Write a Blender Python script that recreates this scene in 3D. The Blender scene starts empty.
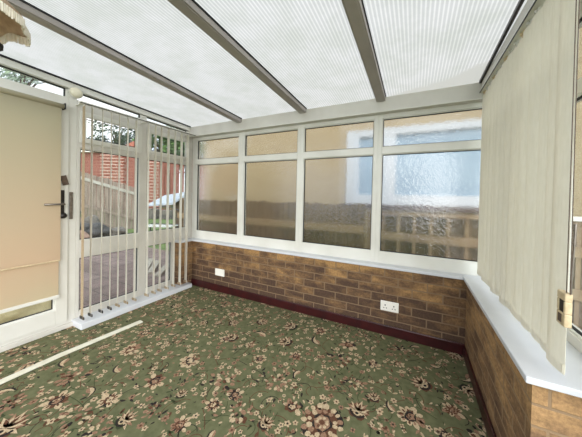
import bpy, bmesh, math, random
from mathutils import Vector, Matrix
random.seed(7)
S = bpy.context.scene
COL = S.collection
PI = math.pi

# ------------------------------------------------------------------ camera
F, CX, CY = 233.41, 304.36, 200.41
CAM = Vector((2.6662, -2.1757, 1.2))
RV = Vector((0.90370968, 0.42754909, 0.02259608))
UV = Vector((-0.02611284, 0.00236258, 0.99965621))
DV = Vector((-0.42734872, 0.90398904, -0.01329961))
cam = bpy.data.cameras.new('camera')
co = bpy.data.objects.new('camera', cam)
COL.objects.link(co)
m = Matrix((RV, UV, -DV)).transposed().to_4x4()
m.translation = CAM
co.matrix_world = m
cam.sensor_width = 36
cam.lens = F / 582 * 36
cam.shift_x = (291 - CX) / 582
cam.shift_y = (CY - 218.5) / 582
cam.clip_start = 0.02
S.camera = co

def ray(px, py):
    return DV + RV * ((px - CX) / F) - UV * ((py - CY) / F)
def at(px, py, d):
    return CAM + ray(px, py) * d
def on(px, py, ax, v):
    r = ray(px, py)
    return CAM + r * ((v - CAM[ax]) / r[ax])

# ------------------------------------------------------------------ materials
def new_mat(name):
    mt = bpy.data.materials.new(name)
    mt.use_nodes = True
    nt = mt.node_tree
    nt.nodes.clear()
    out = nt.nodes.new('ShaderNodeOutputMaterial')
    return mt, nt, out
def nd(nt, typ, **kw):
    n = nt.nodes.new(typ)
    for k, v in kw.items():
        if k.startswith('i_'):
            key = k[2:]
            n.inputs[int(key) if key.isdigit() else key.replace('_', ' ')].default_value = v
        else:
            setattr(n, k, v)
    return n
def lin(c):
    return tuple(((x/255)/12.92 if x/255 <= .04045 else ((x/255+.055)/1.055)**2.4) for x in c) + (1,)
def ramp(nt, fac, stops):
    r = nt.nodes.new('ShaderNodeValToRGB')
    el = r.color_ramp.elements
    while len(el) < len(stops): el.new(0.5)
    for e, (p, c) in zip(el, stops):
        e.position = p; e.color = c
    nt.links.new(fac, r.inputs['Fac'])
    return r.outputs['Color']
def mat(name, c1, c2=None, scale=20, rough=.6, bump=0, spec=.5, metal=0, detail=4, stretch=(1,1,1), lo=.35, hi=.65, bscale=None, translucent=0):
    mt, nt, out = new_mat(name)
    L = nt.links.new
    b = nd(nt, 'ShaderNodeBsdfPrincipled', i_Roughness=rough, i_Metallic=metal)
    b.inputs['Specular IOR Level'].default_value = spec
    tc = nd(nt, 'ShaderNodeTexCoord')
    mp = nd(nt, 'ShaderNodeMapping'); mp.inputs['Scale'].default_value = stretch
    L(tc.outputs['Object'], mp.inputs['Vector'])
    nz = nd(nt, 'ShaderNodeTexNoise', i_Scale=scale, i_Detail=detail)
    L(mp.outputs['Vector'], nz.inputs['Vector'])
    col = ramp(nt, nz.outputs['Fac'], [(lo, lin(c1)), (hi, lin(c2 or c1))])
    L(col, b.inputs['Base Color'])
    if bump:
        n2 = nd(nt, 'ShaderNodeTexNoise', i_Scale=bscale or scale*3, i_Detail=3)
        L(mp.outputs['Vector'], n2.inputs['Vector'])
        bp = nd(nt, 'ShaderNodeBump', i_Strength=bump, i_Distance=.004)
        L(n2.outputs['Fac'], bp.inputs['Height']); L(bp.outputs['Normal'], b.inputs['Normal'])
    sh = b.outputs[0]
    if translucent:
        t = nd(nt, 'ShaderNodeBsdfTranslucent'); L(col, t.inputs['Color'])
        mx = nd(nt, 'ShaderNodeMixShader', i_Fac=translucent)
        L(b.outputs[0], mx.inputs[1]); L(t.outputs[0], mx.inputs[2]); sh = mx.outputs[0]
    L(sh, out.inputs['Surface'])
    return mt

upvc = mat('white_upvc', (226,226,220), (214,213,205), 3, .35)
upvc_old = mat('weathered_upvc', (214,212,205), (202,199,192), 4, .45)
sillm = mat('white_sill_board', (214,217,222), (206,209,215), 5, .3)
rafterm = mat('rafter_aluminium', (176,170,166), (165,159,156), 6, .5)
gask = mat('black_gasket', (22,22,24), (30,30,32), 30, .7)
plate = mat('white_socket_plastic', (238,236,228), None, 5, .35)
darkm = mat('dark_metal', (38,34,32), (50,46,44), 30, .4, metal=.4)
chrome = mat('dull_chrome', (120,112,105), (140,134,128), 40, .3, metal=.8)
blindm = mat('blind_fabric', (249,246,236), (244,241,230), 90, .85, bump=.1, stretch=(1,1,.25), translucent=.35)
blindw = mat('blind_slat_left', (240,236,226), (228,224,210), 60, .8, translucent=.15)
blindd = mat('blind_slat_shaded', (186,168,140), (172,152,124), 60, .8, translucent=.15)  # shaded copy of the slat colour, shade painted in; also on weights
beigeb = mat('cream_box_plastic', (214,196,160), (196,176,140), 60, .5)
redsk = mat('oxblood_paint', (62,20,22), (44,14,17), 12, .32, bump=.1)
brownm = mat('brown_tape', (96,80,66), (80,66,56), 40, .6)
stripm = mat('aged_white_strip', (222,220,204), (208,205,186), 20, .45)

def rollerfab():
    mt, nt, out = new_mat('peach_roller_fabric')
    L = nt.links.new
    tc = nd(nt, 'ShaderNodeTexCoord')
    sp = nd(nt, 'ShaderNodeSeparateXYZ'); L(tc.outputs['Object'], sp.inputs[0])
    nz = nd(nt, 'ShaderNodeTexNoise', i_Scale=2.0, i_Detail=3); L(tc.outputs['Object'], nz.inputs['Vector'])
    a = nd(nt, 'ShaderNodeMath', operation='MULTIPLY_ADD'); L(nz.outputs['Fac'], a.inputs[0]); a.inputs[1].default_value = .5; L(sp.outputs['Z'], a.inputs[2])
    col = ramp(nt, a.outputs[0], [(.35, lin((226,222,178))), (.62, lin((230,218,180)))])
    mr = nd(nt, 'ShaderNodeMapRange'); mr.inputs['From Min'].default_value = .2; mr.inputs['From Max'].default_value = 2.2
    L(a.outputs[0], mr.inputs['Value'])
    col = ramp(nt, mr.outputs[0], [(.1, lin((216,214,184))), (.2, lin((222,208,180))), (.32, lin((226,204,176))), (.95, lin((212,206,182)))])  # light coming through the fabric painted in as a vertical tint gradient
    d = nd(nt, 'ShaderNodeBsdfDiffuse'); t = nd(nt, 'ShaderNodeBsdfTranslucent')
    L(col, d.inputs['Color']); L(col, t.inputs['Color'])
    mx = nd(nt, 'ShaderNodeMixShader', i_Fac=.45); L(d.outputs[0], mx.inputs[1]); L(t.outputs[0], mx.inputs[2])
    L(mx.outputs[0], out.inputs['Surface'])
    return mt
rollerm = rollerfab()

def glass_clear():
    mt, nt, out = new_mat('clear_glass')
    L = nt.links.new
    t = nd(nt, 'ShaderNodeBsdfTransparent', i_Color=(.93,.95,.94,1))
    g = nd(nt, 'ShaderNodeBsdfGlossy', i_Roughness=.02, i_Color=(1,1,1,1))
    lf = nd(nt, 'ShaderNodeLayerWeight', i_Blend=.5)
    pw_ = nd(nt, 'ShaderNodeMath', operation='POWER'); L(lf.outputs['Facing'], pw_.inputs[0]); pw_.inputs[1].default_value = 4
    lw = nd(nt, 'ShaderNodeMath', operation='MULTIPLY_ADD'); L(pw_.outputs[0], lw.inputs[0]); lw.inputs[1].default_value = .6; lw.inputs[2].default_value = .03
    mx = nd(nt, 'ShaderNodeMixShader'); L(lw.outputs[0], mx.inputs['Fac'])
    L(t.outputs[0], mx.inputs[1]); L(g.outputs[0], mx.inputs[2]); L(mx.outputs[0], out.inputs['Surface'])
    return mt
def glass_obscure():
    mt, nt, out = new_mat('obscure_glass')
    L = nt.links.new
    tc = nd(nt, 'ShaderNodeTexCoord')
    n1 = nd(nt, 'ShaderNodeTexNoise', i_Scale=36, i_Detail=3); L(tc.outputs['Object'], n1.inputs['Vector'])
    bp = nd(nt, 'ShaderNodeBump', i_Strength=.7, i_Distance=.0035)
    L(n1.outputs['Fac'], bp.inputs['Height'])
    r = nd(nt, 'ShaderNodeBsdfRefraction', i_Roughness=.025, i_IOR=1.30, i_Color=(.96,.97,.96,1)); L(bp.outputs[0], r.inputs['Normal'])
    g = nd(nt, 'ShaderNodeBsdfGlossy', i_Roughness=.12); L(bp.outputs[0], g.inputs['Normal'])
    t = nd(nt, 'ShaderNodeBsdfTransparent', i_Color=(.95,.96,.95,1))
    m0 = nd(nt, 'ShaderNodeMixShader', i_Fac=.12); L(r.outputs[0], m0.inputs[1]); L(t.outputs[0], m0.inputs[2])
    mx = nd(nt, 'ShaderNodeMixShader', i_Fac=.06)
    L(m0.outputs[0], mx.inputs[1]); L(g.outputs[0], mx.inputs[2]); L(mx.outputs[0], out.inputs['Surface'])
    return mt
clear = glass_clear(); obscure = glass_obscure()

def polycarb():
    mt, nt, out = new_mat('fluted_polycarbonate')
    L = nt.links.new
    tc = nd(nt, 'ShaderNodeTexCoord')
    sp = nd(nt, 'ShaderNodeSeparateXYZ'); L(tc.outputs['Object'], sp.inputs[0])
    mu = nd(nt, 'ShaderNodeMath', operation='MULTIPLY'); L(sp.outputs['X'], mu.inputs[0]); mu.inputs[1].default_value = 2*PI/.0205
    sn = nd(nt, 'ShaderNodeMath', operation='SINE'); L(mu.outputs[0], sn.inputs[0])
    nz = nd(nt, 'ShaderNodeTexNoise', i_Scale=5, i_Detail=6, i_Roughness=.7); L(tc.outputs['Object'], nz.inputs['Vector'])
    dirt = ramp(nt, nz.outputs['Fac'], [(.38, (.86,.88,.84,1)), (.6, (1,1,1,1))])
    st = ramp(nt, sn.outputs[0], [(.0, (.42,.425,.42,1)), (.6, (.56,.56,.545,1))])
    # shadow of mossy leaf litter on the eaves end, painted into the sheets
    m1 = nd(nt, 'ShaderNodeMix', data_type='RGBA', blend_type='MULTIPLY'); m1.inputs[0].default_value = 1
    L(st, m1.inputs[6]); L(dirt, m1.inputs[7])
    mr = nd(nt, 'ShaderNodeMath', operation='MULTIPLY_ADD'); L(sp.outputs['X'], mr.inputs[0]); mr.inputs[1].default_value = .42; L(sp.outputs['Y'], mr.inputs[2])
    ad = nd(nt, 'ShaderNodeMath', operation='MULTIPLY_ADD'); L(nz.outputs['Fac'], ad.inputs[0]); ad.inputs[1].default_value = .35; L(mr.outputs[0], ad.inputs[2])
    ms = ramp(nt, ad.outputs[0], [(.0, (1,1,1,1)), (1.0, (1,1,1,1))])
    moss_shadow = nd(nt, 'ShaderNodeMapRange'); moss_shadow.inputs['From Min'].default_value = 1.22; moss_shadow.inputs['From Max'].default_value = 1.27
    L(ad.outputs[0], moss_shadow.inputs['Value'])
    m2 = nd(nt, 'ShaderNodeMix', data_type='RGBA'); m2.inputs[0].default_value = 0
    L(moss_shadow.outputs[0], m2.inputs[0]); L(m1.outputs[2], m2.inputs[6]); m2.inputs[7].default_value = (.40,.40,.37,1)
    t = nd(nt, 'ShaderNodeBsdfTranslucent'); L(m2.outputs[2], t.inputs['Color'])
    d = nd(nt, 'ShaderNodeBsdfDiffuse', i_Color=(.8,.8,.78,1))
    mx = nd(nt, 'ShaderNodeMixShader', i_Fac=.15); L(t.outputs[0], mx.inputs[1]); L(d.outputs[0], mx.inputs[2])
    L(mx.outputs[0], out.inputs['Surface'])
    return mt
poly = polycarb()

def brick(name, tan, dark, mort, axis='XZ', bw=.225, rh=.075, ms=.0055, tanlo=.5, tanhi=.62, ztan=0.0, rough=.75, off=(0,0), bumpd=.004, z0=.0, z1=.6):
    mt, nt, out = new_mat(name)
    L = nt.links.new
    tc = nd(nt, 'ShaderNodeTexCoord')
    sp = nd(nt, 'ShaderNodeSeparateXYZ'); L(tc.outputs['Object'], sp.inputs[0])
    cb = nd(nt, 'ShaderNodeCombineXYZ')
    sm = nd(nt, 'ShaderNodeMath', operation='ADD'); L(sp.outputs['X'], sm.inputs[0]); L(sp.outputs['Y'], sm.inputs[1])
    L(sm.outputs[0], cb.inputs['X']); L(sp.outputs['Z'], cb.inputs['Y'])
    mp = nd(nt, 'ShaderNodeMapping'); mp.inputs['Location'].default_value = (off[0], off[1], 0); L(cb.outputs[0], mp.inputs['Vector'])
    nz0 = nd(nt, 'ShaderNodeTexNoise', i_Scale=14, i_Detail=2); L(tc.outputs['Object'], nz0.inputs['Vector'])
    va = nd(nt, 'ShaderNodeVectorMath', operation='MULTIPLY_ADD'); L(nz0.outputs['Color'], va.inputs[0]); va.inputs[1].default_value = (.006,.005,0); L(mp.outputs[0], va.inputs[2])
    bt = nd(nt, 'ShaderNodeTexBrick', i_Scale=1.0)
    bt.inputs['Color1'].default_value = (0,0,0,1); bt.inputs['Color2'].default_value = (1,1,1,1); bt.inputs['Mortar'].default_value = (.5,.5,.5,1)
    bt.inputs['Mortar Size'].default_value = ms; bt.inputs['Mortar Smooth'].default_value = .3
    bt.inputs['Brick Width'].default_value = bw; bt.inputs['Row Height'].default_value = rh
    L(va.outputs[0], bt.inputs['Vector'])
    nz = nd(nt, 'ShaderNodeTexNoise', i_Scale=4.2, i_Detail=5, i_Roughness=.65)
    mpp = nd(nt, 'ShaderNodeMapping'); mpp.inputs['Scale'].default_value = (1,1,2.2); L(tc.outputs['Object'], mpp.inputs['Vector']); L(mpp.outputs[0], nz.inputs['Vector'])
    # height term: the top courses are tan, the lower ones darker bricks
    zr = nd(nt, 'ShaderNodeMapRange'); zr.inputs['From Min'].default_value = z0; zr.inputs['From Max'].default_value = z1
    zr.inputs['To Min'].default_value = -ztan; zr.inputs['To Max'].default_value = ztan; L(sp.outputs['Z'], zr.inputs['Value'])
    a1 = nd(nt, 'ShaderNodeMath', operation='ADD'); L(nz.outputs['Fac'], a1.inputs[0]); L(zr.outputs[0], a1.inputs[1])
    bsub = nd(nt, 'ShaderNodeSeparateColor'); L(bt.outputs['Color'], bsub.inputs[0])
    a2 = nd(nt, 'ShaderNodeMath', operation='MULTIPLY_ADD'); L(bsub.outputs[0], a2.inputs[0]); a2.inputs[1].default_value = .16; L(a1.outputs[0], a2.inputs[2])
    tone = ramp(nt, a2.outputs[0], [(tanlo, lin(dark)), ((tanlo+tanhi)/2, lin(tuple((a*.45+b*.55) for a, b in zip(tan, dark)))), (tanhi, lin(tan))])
    fn = nd(nt, 'ShaderNodeTexNoise', i_Scale=60, i_Detail=5, i_Roughness=.7); L(tc.outputs['Object'], fn.inputs['Vector'])
    fr = ramp(nt, fn.outputs['Fac'], [(.3, (.6,.6,.6,1)), (.65, (1.15,1.12,1.1,1))])
    mm = nd(nt, 'ShaderNodeMix', data_type='RGBA', blend_type='MULTIPLY'); mm.inputs[0].default_value = 1
    L(tone, mm.inputs[6]); L(fr, mm.inputs[7])
    mo = nd(nt, 'ShaderNodeMix', data_type='RGBA'); L(bt.outputs['Fac'], mo.inputs[0]); L(mm.outputs[2], mo.inputs[6]); mo.inputs[7].default_value = lin(mort)
    b = nd(nt, 'ShaderNodeBsdfPrincipled', i_Roughness=rough); L(mo.outputs[2], b.inputs['Base Color'])
    b.inputs['Specular IOR Level'].default_value = .3
    h = nd(nt, 'ShaderNodeMath', operation='MULTIPLY_ADD'); L(bt.outputs['Fac'], h.inputs[0]); h.inputs[1].default_value = -1; L(fn.outputs['Fac'], h.inputs[2])
    bp = nd(nt, 'ShaderNodeBump', i_Strength=.6, i_Distance=bumpd); L(h.outputs[0], bp.inputs['Height']); L(bp.outputs[0], b.inputs['Normal'])
    L(b.outputs[0], out.inputs['Surface'])
    return mt
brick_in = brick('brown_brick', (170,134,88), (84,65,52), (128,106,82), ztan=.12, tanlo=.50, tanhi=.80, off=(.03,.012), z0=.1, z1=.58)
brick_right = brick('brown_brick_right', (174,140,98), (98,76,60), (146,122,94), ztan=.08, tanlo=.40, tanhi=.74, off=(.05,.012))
brick_pale = brick('pale_buff_brick', (158,142,110), (146,128,96), (152,134,106), bw=.225, rh=.075, ms=.004, tanlo=.35, tanhi=.65, off=(0,0))
brick_red = brick('orange_red_brick', (146,94,82), (130,78,67), (149,107,94), bw=.9, rh=.25, ms=.02, tanlo=.4, tanhi=.7, bumpd=.01)

# ------------------------------------------------------------------ mesh helpers
def box(bm, x0, x1, y0, y1, z0, z1, mi=0):
    vs = [bm.verts.new((x, y, z)) for x in (x0, x1) for y in (y0, y1) for z in (z0, z1)]
    for f in ((0,1,3,2),(4,6,7,5),(0,4,5,1),(2,3,7,6),(0,2,6,4),(1,5,7,3)):
        bm.faces.new([vs[i] for i in f]).material_index = mi
def hexa(bm, pts, mi=0):
    """8 points: lower ring of four then upper ring of four"""
    vs = [bm.verts.new(p) for p in pts]
    for f in ((0,3,2,1),(4,5,6,7),(0,1,5,4),(1,2,6,5),(2,3,7,6),(3,0,4,7)):
        bm.faces.new([vs[i] for i in f]).material_index = mi
def obox(bm, c, ax, ay, az):
    """oriented box: centre and three half-axis vectors"""
    c, ax, ay, az = Vector(c), Vector(ax), Vector(ay), Vector(az)
    hexa(bm, [c-ax-ay-az, c+ax-ay-az, c+ax+ay-az, c-ax+ay-az, c-ax-ay+az, c+ax-ay+az, c+ax+ay+az, c-ax+ay+az])
def bar(bm, a, b, w, t=None, up=(0,0,1)):
    a, b = Vector(a), Vector(b); t = t or w
    d = (b-a); L = d.length; d.normalize()
    s = d.cross(Vector(up))
    if s.length < 1e-4: s = d.cross(Vector((1,0,0)))
    s.normalize(); u = s.cross(d)
    obox(bm, (a+b)/2, d*L/2, s*w/2, u*t/2)
def tube(bm, pts, r, n=8, cap=True):
    pts = [Vector(p) for p in pts]; rings = []
    for i, p in enumerate(pts):
        d = (pts[min(i+1, len(pts)-1)] - pts[max(i-1, 0)]).normalized()
        s = d.cross(Vector((0,0,1)))
        if s.length < 1e-3: s = d.cross(Vector((1,0,0)))
        s.normalize(); u = s.cross(d)
        rr = r[i] if isinstance(r, (list, tuple)) else r
        rings.append([bm.verts.new(p + (s*math.cos(2*PI*k/n) + u*math.sin(2*PI*k/n))*rr) for k in range(n)])
    for a, b in zip(rings, rings[1:]):
        for k in range(n): bm.faces.new([a[k], a[(k+1) % n], b[(k+1) % n], b[k]])
    if cap: bm.faces.new(rings[0][::-1]); bm.faces.new(rings[-1])
def lathe(bm, c, prof, n=24, axis='Z', cap=True):
    c = Vector(c); rings = []
    for r, h in prof:
        ring = []
        for k in range(n):
            a = 2*PI*k/n
            if axis == 'Z': v = Vector((r*math.cos(a), r*math.sin(a), h))
            else: v = Vector((h, r*math.cos(a), r*math.sin(a)))
            ring.append(bm.verts.new(c+v))
        rings.append(ring)
    for a, b in zip(rings, rings[1:]):
        for k in range(n): bm.faces.new([a[k], a[(k+1) % n], b[(k+1) % n], b[k]])
    if cap: bm.faces.new(rings[0][::-1]); bm.faces.new(rings[-1])
def obj(name, bm, m, parent=None, bevel=0, smooth=False):
    bmesh.ops.recalc_face_normals(bm, faces=bm.faces)
    me = bpy.data.meshes.new(name); bm.to_mesh(me); bm.free()
    for mm in (m if isinstance(m, (list, tuple)) else [m]): me.materials.append(mm)
    if smooth: me.polygons.foreach_set('use_smooth', [True]*len(me.polygons))
    o = bpy.data.objects.new(name, me); COL.objects.link(o)
    if parent: o.parent = parent
    if bevel:
        b = o.modifiers.new('bevel', 'BEVEL'); b.width = bevel; b.segments = 2; b.limit_method = 'ANGLE'
    return o
def empty(name, loc=(0,0,0)):
    o = bpy.data.objects.new(name, None); COL.objects.link(o); o.empty_display_size = .1
    o.location = loc
    return o
def tag(o, label, cat, group=None, kind=None):
    o['label'] = label; o['category'] = cat
    if group: o['group'] = group
    if kind: o['kind'] = kind
    return o
def struct(o, label=None):
    o['kind'] = 'structure'
    if label: o['label'] = label
    return o
def B(): return bmesh.new()

W = 3.047
SILLB, SILLT = .589, .612
# ------------------------------------------------------------------ floor: patterned carpet, one mesh with inlaid pile colours
carpet = [mat('carpet_green', (112,114,84), (96,99,72), 25, .95, bump=.8, bscale=500, spec=.1),
          mat('carpet_cream', (208,190,158), (176,152,122), 160, .95, bump=.8, bscale=500, spec=.1),
          mat('carpet_pink_tan', (164,134,110), (134,102,82), 160, .95, bump=.8, bscale=500, spec=.1),
          mat('carpet_black', (40,37,38), (62,56,50), 160, .95, bump=.8, bscale=500, spec=.1),
          mat('carpet_rust', (108,76,58), (90,62,48), 160, .95, bump=.8, bscale=500, spec=.1),
          mat('carpet_olive', (76,84,58), (64,72,50), 160, .95, bump=.8, bscale=500, spec=.1)]
GREEN, CREAM, PINK, BLACK, RUST, OLIVE = range(6)
X0C, X1C, Y0C, Y1C = -.165, 3.05, -2.9, 0.0
fb = B()
box(fb, X0C, X1C+.02, Y0C, Y1C+.02, -.02, 0, GREEN)
rc = random.Random(11)
LV = .00022
def poly2(pts, lvl, mi):
    z = LV*lvl
    pts = [(min(max(x, X0C+.002), X1C-.002), min(max(y, Y0C+.002), Y1C-.002)) for x, y in pts]
    xs = [p[0] for p in pts]; ys = [p[1] for p in pts]
    if max(xs)-min(xs) < 1e-3 or max(ys)-min(ys) < 1e-3: return
    try: fb.faces.new([fb.verts.new((x, y, z)) for x, y in pts]).material_index = mi
    except ValueError: pass
def blob(x, y, r, lvl, mi, n=14, lobes=0, amp=.12, rot=0, sx=1, jit=.06):
    pts = []
    for k in range(n):
        a = 2*PI*k/n
        rr = r*(1+amp*math.cos(lobes*a) + rc.uniform(-jit, jit))
        u, v = rr*math.cos(a)*sx, rr*math.sin(a)
        pts.append((x+u*math.cos(rot)-v*math.sin(rot), y+u*math.sin(rot)+v*math.cos(rot)))
    poly2(pts, lvl, mi)
def leaf(x, y, L, w, rot, lvl, mi, curve=0.0):
    """pointed curved leaf starting at x, y"""
    n = 6; up = []; dn = []
    for k in range(n+1):
        t = k/n
        ww = w*math.sin(PI*min(1, t*1.02)**.8)*.5
        a = rot + curve*t
        cx = x + L*t*math.cos(rot+curve*t*.5); cy = y + L*t*math.sin(rot+curve*t*.5)
        up.append((cx-math.sin(a)*ww, cy+math.cos(a)*ww)); dn.append((cx+math.sin(a)*ww, cy-math.cos(a)*ww))
    poly2(up + dn[::-1][1:-1], lvl, mi)
def ribbon(pts, w, lvl, mi):
    for (ax, ay), (bx, by) in zip(pts, pts[1:]):
        dx, dy = bx-ax, by-ay; l = math.hypot(dx, dy) or 1
        nx, ny = -dy/l*w/2, dx/l*w/2
        poly2([(ax+nx, ay+ny), (bx+nx, by+ny), (bx-nx, by-ny), (ax-nx, ay-ny)], lvl, mi)
def halo(x, y, r, n):
    for _ in range(n):
        a = rc.uniform(0, 6.3); d = r*rc.uniform(.95, 1.35)
        leaf(x+math.cos(a)*d, y+math.sin(a)*d, r*rc.uniform(.22, .42), r*rc.uniform(.1, .18), a+rc.uniform(-.9, .9), 4, rc.choice((CREAM, PINK, CREAM, OLIVE, BLACK)), rc.uniform(-1, 1))
def daisy(x, y, r, rot=None, petals=None, dark=False):
    rot = rc.uniform(0, 6) if rot is None else rot
    n = petals or rc.choice((7, 8, 9, 10, 11))
    e = rc.uniform(.72, 1)
    halo(x, y, r, 6)
    blob(x, y, r*.74, 6, rc.choice((BLACK, OLIVE, RUST)) if not dark else BLACK, 26, n, .12, rot, e)
    for k in range(n):
        a = rot+2*PI*k/n + rc.uniform(-.14, .14); q = r*rc.uniform(.6, .82)
        if rc.random() < .08: continue
        px, py = x+math.cos(a)*q, y+math.sin(a)*q*e
        blob(px, py, r*rc.uniform(.15, .27), 8, rc.choice((CREAM, CREAM, CREAM, PINK)), 7, 0, 0, a, 1.4, .16)
        if rc.random() < .7: blob(x+math.cos(a)*r*.6, y+math.sin(a)*r*.6*e, r*.09, 9, rc.choice((PINK, RUST)), 5, 0, 0, a, 1.9)
    blob(x, y, r*.46, 10, rc.choice((BLACK, BLACK, RUST)), 12, 3, .1, rot, e, .12)
    blob(x+r*.04, y, r*.33, 12, rc.choice((PINK, CREAM)), 10, 5, .16, rot, e, .15)
    for _ in range(5): blob(x+rc.uniform(-.2,.2)*r, y+rc.uniform(-.2,.2)*r, r*.07, 14, rc.choice((CREAM, RUST, BLACK)), 5)
def palmette(x, y, r, rot):
    """fan of petals over a dark cup"""
    halo(x, y, r, 7)
    blob(x, y, r*.7, 6, rc.choice((OLIVE, RUST)), 20, 5, .12, rot)
    for k in range(9):
        a = rot-1.9+3.8*k/8
        leaf(x, y, r*rc.uniform(.8, 1.05), r*.27, a, 8, CREAM if k % 2 == 0 else PINK)
    for k in range(7):
        a = rot-1.3+2.6*k/6
        leaf(x, y, r*.7, r*.2, a, 10, RUST if k % 2 else CREAM)
    pts = [(x+math.cos(rot+PI+a)*r*.55, y+math.sin(rot+PI+a)*r*.55) for a in [(-1.3+2.6*i/8) for i in range(9)]]
    ribbon(pts, r*.16, 12, BLACK)
    blob(x-math.cos(rot)*r*.25, y-math.sin(rot)*r*.25, r*.26, 13, CREAM, 9, 0, 0, rot, .8)
    blob(x-math.cos(rot)*r*.25, y-math.sin(rot)*r*.25, r*.14, 15, BLACK, 8, 0, 0, rot, .8)
def rosette(x, y, r):
    """big round bloom with dark side leaves"""
    halo(x, y, r, 12)
    blob(x, y, r*.85, 6, RUST, 30, 7, .1, .4, 1, .08)
    for sd in (.2, PI+.5):
        for k in range(4): leaf(x+math.cos(sd+k*.22)*r*.75, y+math.sin(sd+k*.22)*r*.75, r*.42, r*.2, sd+k*.22+.5, 7, BLACK, 1.0)
    for rad, n, sz in ((.86, 15, .13), (.62, 12, .12)):
        for k in range(n):
            a = 2*PI*k/n + rc.uniform(-.12, .12)
            blob(x+math.cos(a)*r*rad, y+math.sin(a)*r*rad, r*sz*rc.uniform(.8, 1.3), 9, rc.choice((CREAM, CREAM, PINK)), 7, 0, 0, a, 1.2, .15)
    blob(x, y, r*.46, 11, BLACK, 16, 5, .08, 0, 1, .08); blob(x, y, r*.38, 13, PINK, 16, 6, .1, 0, 1, .1)
    for k in range(9):
        a = 2*PI*k/9+rc.uniform(-.2, .2)
        blob(x+math.cos(a)*r*.24, y+math.sin(a)*r*.24, r*.07, 14, rc.choice((CREAM, RUST)), 6)
    blob(x, y, r*.12, 15, RUST, 7)
def cluster(x, y, r):
    """bunch of small blossoms"""
    halo(x, y, r, 8)
    for k in range(34):
        a = rc.uniform(0, 2*PI); d = r*math.sqrt(rc.random())
        blob(x+math.cos(a)*d, y+math.sin(a)*d*.8, r*rc.uniform(.07, .15), 8+k % 5, rc.choice((PINK, CREAM, CREAM, PINK, PINK, RUST, BLACK)), 6, 0, 0, a, 1.4, .15)
def scroll(x, y, r, rot):
    """curled leaf with a cream edge"""
    s = rc.choice((-1, 1))
    leaf(x, y, r*1.5, r*.5, rot, 6, BLACK, s*1.9)
    leaf(x+r*.05, y, r*1.35, r*.3, rot, 8, CREAM, s*1.9)
    leaf(x, y, r*.9, r*.3, rot+1.2*s, 7, PINK, -s)
def bud(x, y, r):
    n = rc.choice((4, 5, 5, 6)); rot = rc.uniform(0, 6)
    c = rc.choice((CREAM, CREAM, PINK))
    blob(x, y, r*.6, 5, RUST, 8)
    for k in range(n):
        a = rot+2*PI*k/n
        blob(x+math.cos(a)*r*.6, y+math.sin(a)*r*.6, r*.36, 6, c, 7, 0, 0, a, 1.3)
    blob(x, y, r*.3, 8, rc.choice((BLACK, RUST, RUST)), 7)
big = [('r',322,423,.105),('d',190,361,.075),('c',223,380,.085),('c',277,383,.085),('d',292,407,.055),('p',358,411,.07),('p',265,424,.05),
       ('c',354,383,.075),('d',349,345,.07),('d',260,359,.05),('d',235,395,.05),('c',240,412,.07),('d',296,356,.05),('d',213,405,.045),
       ('p',422,384,.075),('d',453,411,.055),('d',410,417,.07),('d',373,364,.05),('p',374,398,.045),('c',75,376,.095),('d',109,400,.06),
       ('d',57,401,.065),('c',75,416,.075),('s',89,388,.06),('p',6,428,.09),('c',98,434,.065),('c',9,404,.07),('p',125,420,.06),
       ('p',232,338,.07),('p',286,342,.075),('d',155,381,.07),('c',157,409,.06),('c',171,323,.1),('c',200,313,.09),('d',226,339,.05),
       ('d',320,331,.06),('c',400,350,.07),('p',262,322,.07),('d',160,303,.06),('c',225,305,.09),('d',130,350,.07),('s',120,372,.06),
       ('s',395,412,.05),('s',240,398,.05),('s',430,365,.05),('s',300,371,.05),('c',180,340,.06),('d',145,333,.06),('d',30,366,.06),('s',40,345,.07),
       ('d',180,425,.05),('s',215,430,.05),('c',385,432,.05),('d',445,436,.05),('c',20,352,.07),('d',250,345,.04)]
spots = []
for k, px, py, r in big:
    p = on(px, py, 2, 0)
    r *= 1.08
    spots.append((p.x, p.y, r))
    {'r': lambda: rosette(p.x, p.y, r), 'd': lambda: daisy(p.x, p.y, r, dark=rc.random() < .4), 'c': lambda: cluster(p.x, p.y, r),
     'p': lambda: palmette(p.x, p.y, r, rc.uniform(1.0, 3.2)), 's': lambda: scroll(p.x, p.y, r, rc.uniform(0, 6))}[k]()
def free(x, y, r, k=.8):
    return all((x-a)**2+(y-b)**2 > ((r+c)*k)**2 for a, b, c in spots)
for _ in range(900):
    x, y = rc.uniform(X0C, X1C), rc.uniform(Y0C, Y1C); r = rc.uniform(.045, .095)
    if free(x, y, r, 1.15):
        spots.append((x, y, r))
        rc.choice((lambda: daisy(x, y, r), lambda: cluster(x, y, r), lambda: palmette(x, y, r, rc.uniform(0, 6)), lambda: scroll(x, y, r, rc.uniform(0, 6))))()
for _ in range(3000):
    x, y = rc.uniform(X0C, X1C), rc.uniform(Y0C, Y1C); r = rc.uniform(.010, .021)
    if free(x, y, r, .95):
        spots.append((x, y, r*.9)); bud(x, y, r)
for _ in range(3000):                                    # pairs of small leaves
    x, y = rc.uniform(X0C, X1C), rc.uniform(Y0C, Y1C)
    a = rc.uniform(0, 2*PI); L = rc.uniform(.016, .04)
    leaf(x, y, L, L*.36, a, 4, rc.choice((CREAM, CREAM, PINK, PINK, BLACK, OLIVE, RUST)), rc.uniform(-1, 1))
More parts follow.
